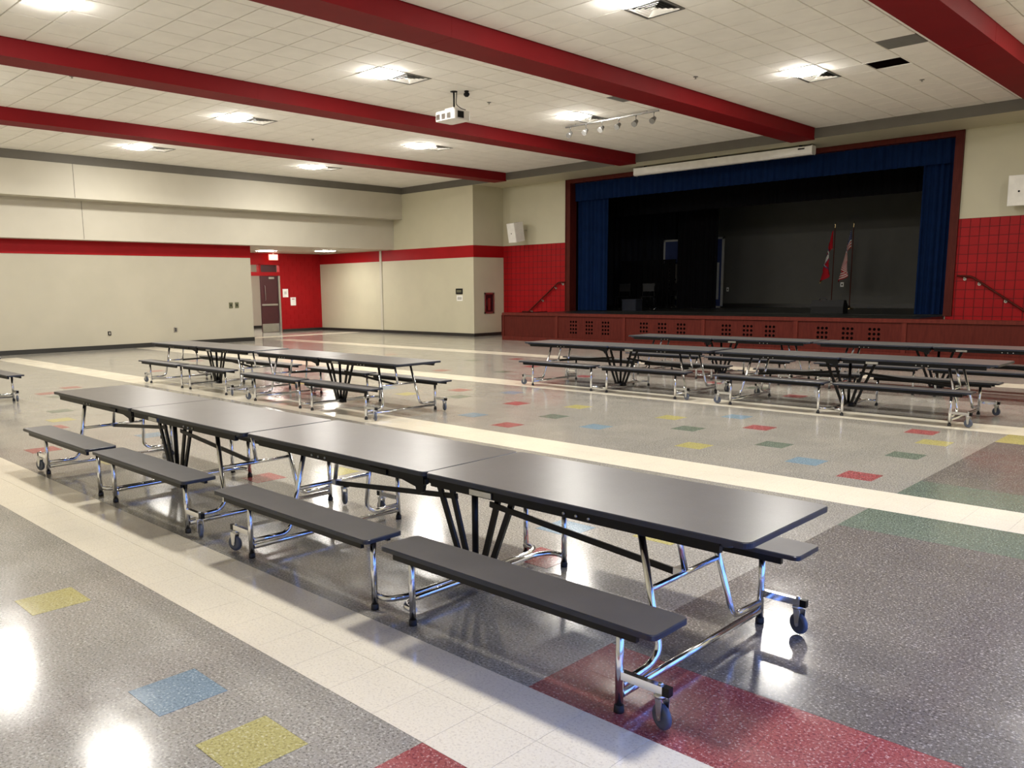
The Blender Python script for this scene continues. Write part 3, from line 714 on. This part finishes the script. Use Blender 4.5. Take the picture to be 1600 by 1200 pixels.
# ---------------------------------------------------------------- door
d = thing('exit_door', 'maroon double exit door with one leaf shut, set in the red wall', 'door', (XD, 0, 0))
xf = .01
fr = MB()
for q in ((DY0, DY0+.06, 0, DZ), (DY0, DY1, DZ-.05, DZ), (DY0, DY1, 2.31, 2.46), (17.97, 18.05, 2.46, DZ)): fr.box(-.18, xf, q[0], q[1], q[2], q[3])
fr.obj('frame', 'red', d)
MB().box(-.18, xf, DY1-.09, DY1, 0, 2.31).obj('jamb', 'steel', d)['label'] = 'grey steel jamb'
leaf = MB().box(-.10, -.05, 18.04, 18.84, .01, 2.31).obj('door_leaf', 'maroon', d)
MB().box(-.05, -.044, 18.05, 18.83, .02, .36).obj('kick_plate', 'steel', leaf)
MB().box(-.05, .0, 18.06, 18.80, 1.10, 1.17).obj('push_bar', 'steel', leaf)
MB().tube([(-.04, 18.22, 1.30), (.0, 18.22, 1.34), (.0, 18.22, 1.88), (-.04, 18.22, 1.92)], .012, 8, .02).obj('pull_handle', 'steel', leaf)
MB().box(-.05, .0, 18.40, 18.66, 2.18, 2.26).obj('door_closer', 'steel', leaf)
MB().box(-.10, -.09, 18.05, 18.84, 2.46, DZ-.05).obj('transom_panel', 'maroon', d)
MB().box(-.10, -.095, DY0+.06, 17.97, 2.46, DZ-.05).obj('transom_pane', 'glass', d)
lo = MB().box(-.98, -.12, 17.56, 17.61, .01, 2.31).obj('open_leaf', 'maroon', d)
MB().box(-.9, -.2, 17.61, 17.66, 1.10, 1.17).obj('push_bar', 'steel', lo)
# exit sign
t = thing('exit_sign', 'small glowing red exit sign over the door', 'sign', (-29.75, 18.45, 3.06))
MB().box(-.025, .025, -.2, .2, -.13, .1).obj('box', 'exit', t)
MB().box(-.01, .01, -.03, .03, .1, .155).obj('mount', 'white', t)
fc = bpy.data.curves.new('exit_text', 'FONT'); fc.body = 'EXIT'; fc.size = .17; fc.align_x = 'CENTER'; fc.align_y = 'CENTER'; fc.extrude = .002
to = bpy.data.objects.new('tmp', fc); C.objects.link(to); bpy.context.view_layer.update()
me = bpy.data.meshes.new_from_object(to.evaluated_get(bpy.context.evaluated_depsgraph_get())); bpy.data.objects.remove(to)
me.materials.clear(); me.materials.append(MT['exittext']); o = link('letters', me, t, (.0285, 0, -.015)); o.rotation_euler = (PI/2, 0, PI/2)
# notices on the red wall and wall plates
def plate(name, label, cat, loc, w, h, axis, mat='paper', th=.006, group=None, marks=()):
    t = thing(name, label, cat, loc, 0, group)
    if axis == 'x': MB().box(.0, th, -w/2, w/2, -h/2, h/2).obj('sheet' if mat == 'paper' else 'plate', mat, t)
    else: MB().box(-w/2, w/2, -th, 0, -h/2, h/2).obj('sheet' if mat == 'paper' else 'plate', mat, t)
    for (a, b_, c, dd, m) in marks:
        if axis == 'x': MB().box(th, th+.002, a*w, b_*w, c*h, dd*h).obj('print', m, t)
        else: MB().box(a*w, b_*w, -th-.002, -th, c*h, dd*h).obj('print', m, t)
    return t
plate('notice', 'white paper notice on the red wall beside the door, upper one', 'notice', (XD+.009, 19.16, 1.60), .26, .34, 'x', marks=((-.2, .2, -.15, .2, 'flagwhite'),), group='notices by the door')
plate('notice', 'white paper notice on the red wall beside the door, lower one', 'notice', (XD+.009, 19.52, 1.25), .26, .34, 'x', marks=((-.25, .25, .25, .33, 'flagred'),), group='notices by the door')
plate('wall_switch', 'dark switch plate on the left wall, nearer the doorway', 'switch', (XL, 14.37, 1.235), .14, .19, 'x', 'olive', .012, 'dark switch plates', ((-.15, .15, -.2, .2, 'dark'),))
plate('wall_switch', 'dark switch plate on the left wall, farther from the doorway', 'switch', (XL, 14.15, 1.235), .14, .19, 'x', 'olive', .012, 'dark switch plates', ((-.15, .15, -.2, .2, 'dark'),))
plate('wall_outlet', 'small dark round outlet low on the left wall', 'outlet', (XL, 10.05, .48), .09, .12, 'x', 'dark', .02, None, ((-.25, .25, -.3, .3, 'steel'),))
plate('wall_outlet', 'small pale socket low on the left wall', 'outlet', (XL, 12.15, .50), .11, .15, 'x', 'steel', .01, None, ((-.2, .2, .05, .3, 'dark'), (-.2, .2, -.3, -.05, 'dark')))
plate('display_panel', 'small black panel above a white card on the beige wall', 'panel', (-21.53, Y1, 1.60), .34, .20, 'y', 'dark', .02, None, ((-.35, .35, -.2, .25, 'olive'),))
plate('wall_card', 'small white card under the black panel on the beige wall', 'card', (-21.52, Y1, 1.36), .30, .20, 'y', 'paper', .006, None, ((-.35, .35, -.2, -.05, 'olive'), (-.35, .35, .1, .2, 'olive')))
plate('wall_outlet', 'pale outlet on the grey wall at the back of the stage between the flags', 'outlet', (-11.15, SYB, 1.68), .11, .15, 'y', 'paper', .01, None, ((-.2, .2, -.2, .2, 'dark'),))
plate('wall_switch', 'pale switch on the grey wall beside the black leg curtain', 'switch', (-15.35, SYB, 1.55), .09, .15, 'y', 'paper', .01, None, ((-.2, .2, -.2, .2, 'dark'),))
# extinguisher cabinet on the side of the corner block
t = thing('extinguisher_cabinet', 'steel framed fire extinguisher cabinet on the corner block', 'cabinet', (-20.8, 21.72, 1.17))
fr = MB()
for q in ((-.25, -.19, -.37, .37), (.19, .25, -.37, .37), (-.25, .25, .31, .37), (-.25, .25, -.37, -.31)): fr.box(0, .03, q[0], q[1], q[2], q[3])
fr.obj('frame', 'steel', t); MB().box(0, .006, -.19, .19, -.31, .31).obj('back_panel', 'maroon', t); MB().box(.024, .027, -.19, .19, -.31, .31).obj('pane', 'glass', t)
MB().lathe([(.02, -.25), (.055, -.25), (.055, .08), (.02, .13), (.02, .17)], (.013+.05-.04, 0, 0), 14).obj('handle', 'extred', t) if False else MB().box(.027, .035, -.14, -.12, -.1, .12).obj('handle', 'steel', t)
MB().box(.006, .012, -.06, .06, -.26, .18).obj('extinguisher', 'extred', t)
# ---------------------------------------------------------------- things on the stage
def flag(loc, kind, label):
    t = thing('flag', label, 'flag', loc)
    MB().lathe([(.14, 0), (.14, .02), (.10, .04), (.04, .07), (.022, .12)], (0, 0, 0), 20).obj('base', 'brass', t)
    MB().tube([(0, 0, .05), (0, 0, 2.55)], .014, 10).obj('pole', 'wood', t)
    MB().lathe([(.004, 2.55), (.022, 2.58), (.006, 2.64), (.016, 2.68), (.002, 2.76)], (0, 0, 0), 10).obj('finial', 'brass', t)
    na, nb = 26, 30; A, B = .95, 1.45
    def P(a, b):
        u = a/na*A; v = b/nb*B
        r = .03+.36*(v/B)**.6*(.55+.45*u/A)
        ang = 3.5+.8*math.sin(v*11+u*2)*(.3+v/B)+u*.5
        z = 2.50-u*.60-v*.78+.03*math.sin(v*14)
        return (r*math.cos(ang)-.02, r*math.sin(ang)*.8, z)
    mb = MB(); vs = [P(a, b) for a in range(na+1) for b in range(nb+1)]
    o0 = len(mb.v); mb.v += vs
    for a in range(na):
        for b in range(nb):
            mb.f.append([a*(nb+1)+b, a*(nb+1)+b+1, (a+1)*(nb+1)+b+1, (a+1)*(nb+1)+b]); mb.sm.append(True)
            if kind == 'us':
                if a < 14 and b < 12: mi = 2 if not (a % 3 == 1 and b % 3 == 1) else 1
                else: mi = 0 if (a//2) % 2 == 0 else 1
            else:
                mi = 0
                if abs(a-13)/9+abs(b-15)/10 < 1: mi = 2 if abs(a-13)/9+abs(b-15)/10 > .72 else 1
            mb.mi.append(mi)
    cloth = mb.obj('cloth', ['flagred', 'flagwhite', 'flagblue'], t)
    if kind != 'us':
        e = [P(a, nb) for a in range(na+1)]; m2 = MB(); m2.tube(e, .012, 6); m2.obj('fringe', 'gold', cloth)
    return t
flag((-10.31, 27.5, ZST), 'us', 'red white and blue striped flag on a pole with a brass base, on the stage')
flag((-10.83, 27.35, ZST), 'state', 'red flag with gold fringe on a pole behind the black speaker')
# floor monitor
t = thing('stage_monitor', 'large black slanted speaker lying at the front of the stage', 'speaker', (-9.15, 22.98, ZST), .1)
mb = MB(); mb.prism([(-.22, .01), (.24, .01), (.24, .22), (.06, .37), (-.16, .37), (-.22, .2)], -.42, .42, 'yz'); mb.obj('cabinet', 'dark', t)
MB().bar((0, -.235, .205), (0, -.165, .35), .76, .004, (0, 1, 0)).obj('grille', 'hole', t) if False else None
MB().tube([(-.25, -.02, .36), (-.25, -.02, .43), (-.1, -.02, .43), (-.05, -.02, .36)], .018, 8, .03).obj('handle', 'rubber', t)
MB().tube([(-.45, .1, .012), (-.6, .0, .012), (-.5, -.12, .012), (-.2, -.26, .012)], .008, 6, .1).obj('cable', 'rubber', t)
t = thing('storage_crate', 'dark grey box at the foot of the left blue curtain', 'box', (-15.95, 23.6, ZST), .0)
MB().prism(rrect(-.28, .28, -.2, .2, .03), .0, .34).obj('body', 'navy', t); MB().prism(rrect(-.3, .3, -.22, .22, .03), .34, .38).obj('lid', 'navy', t)
# banner backdrop half hidden by the leg curtain
t = thing('banner_stand', 'wide white framed banner with blue top, half hidden by black curtain', 'banner', (-16.15, 27.8, ZST))
w, h = 1.24, 2.52
for q in ((-w, -w+.07, 0, h), (w-.07, w, 0, h), (-w, w, h-.07, h), (-w, w, 0, .06)): MB().box(q[0], q[1], -.03, .03, q[2], q[3]).obj('frame_bar', 'bannerwhite', t)
MB().box(-w+.07, w-.07, -.01, .01, .06, h-.07).obj('sheet', 'bannerblue', t)
MB().box(-w+.22, w-.16, -.016, -.01, .3, 1.62).obj('print_panel', 'bannerwhite', t)
mb = MB()
for k in range(9):
    mb.prism([(-w+.10+.05*math.sin(k), 1.75-k*.13), (-w+.34, 1.80-k*.13), (-w+.30+.08*math.sin(k*2), 1.72-k*.13), (-w+.12, 1.69-k*.13)], -.022, -.016, 'xz')
mb.obj('print_marks', 'blackcloth', t)
# stacked dark chairs on stage
def stage_chair():
    t = thing('stacking_chair', '', 'chair')
    for sx in (-1, 1):
        MB().tube([(sx*.22, -.2, .012), (sx*.20, -.18, .44), (sx*.20, .18, .44), (sx*.2, .25, .82)], .011, 8, .05).obj('frame', 'dark', t)
        MB().tube([(sx*.20, .0, .43), (sx*.22, .24, .012)], .011, 8).obj('leg', 'dark', t)
        for y in (-.2, .24): MB().lathe([(.018, 0), (.018, .03)], (sx*.22, y, 0), 10).obj('foot', 'chrome', t)
    MB().prism(rrect(-.21, .21, -.2, .2, .05), .44, .455, ch=.004).obj('seat', 'dark', t)
    mb = MB(); m = Matrix.Translation((0, .245, .76)) @ Matrix.Rotation(-.18, 4, 'X'); mb.box(-.21, .21, -.008, .008, -.14, .14, mtx=m); mb.obj('backrest', 'dark', t)
    return t
c0 = stage_chair(); k = 0
for (x, y, rz, st) in ((-17.3, 25.0, .3, 'leftmost'), (-16.5, 25.5, -.2, 'second from the left'), (-16.05, 24.7, .5, 'third from the left'), (-17.0, 26.1, -.5, 'at the back left'), (-16.4, 27.0, .1, 'at the back right')):
    for q in range(1):
        c = c0 if k == 0 else copy_tree(c0); k += 1
        c.location = (x, y-q*.02, ZST+q*.075); c.rotation_euler.z = rz
        tag(c, 'black chair with shiny feet in the dark wing of the stage, '+st, 'chair', 'chairs in the stage wing')
t = thing('folding_partition', 'dark slatted screen behind the stacked chairs on the stage', 'screen', (-18.0, 27.3, ZST))
for k in range(10): MB().box(-.95+k*.24, -.95+k*.24+.2, -.02, .02, .05, 1.75).obj('slat', 'dark', t)
for z in (.0, 1.0, 1.72): MB().box(-.98, 1.44, -.03, .03, z, z+.06).obj('rail', 'dark', t)
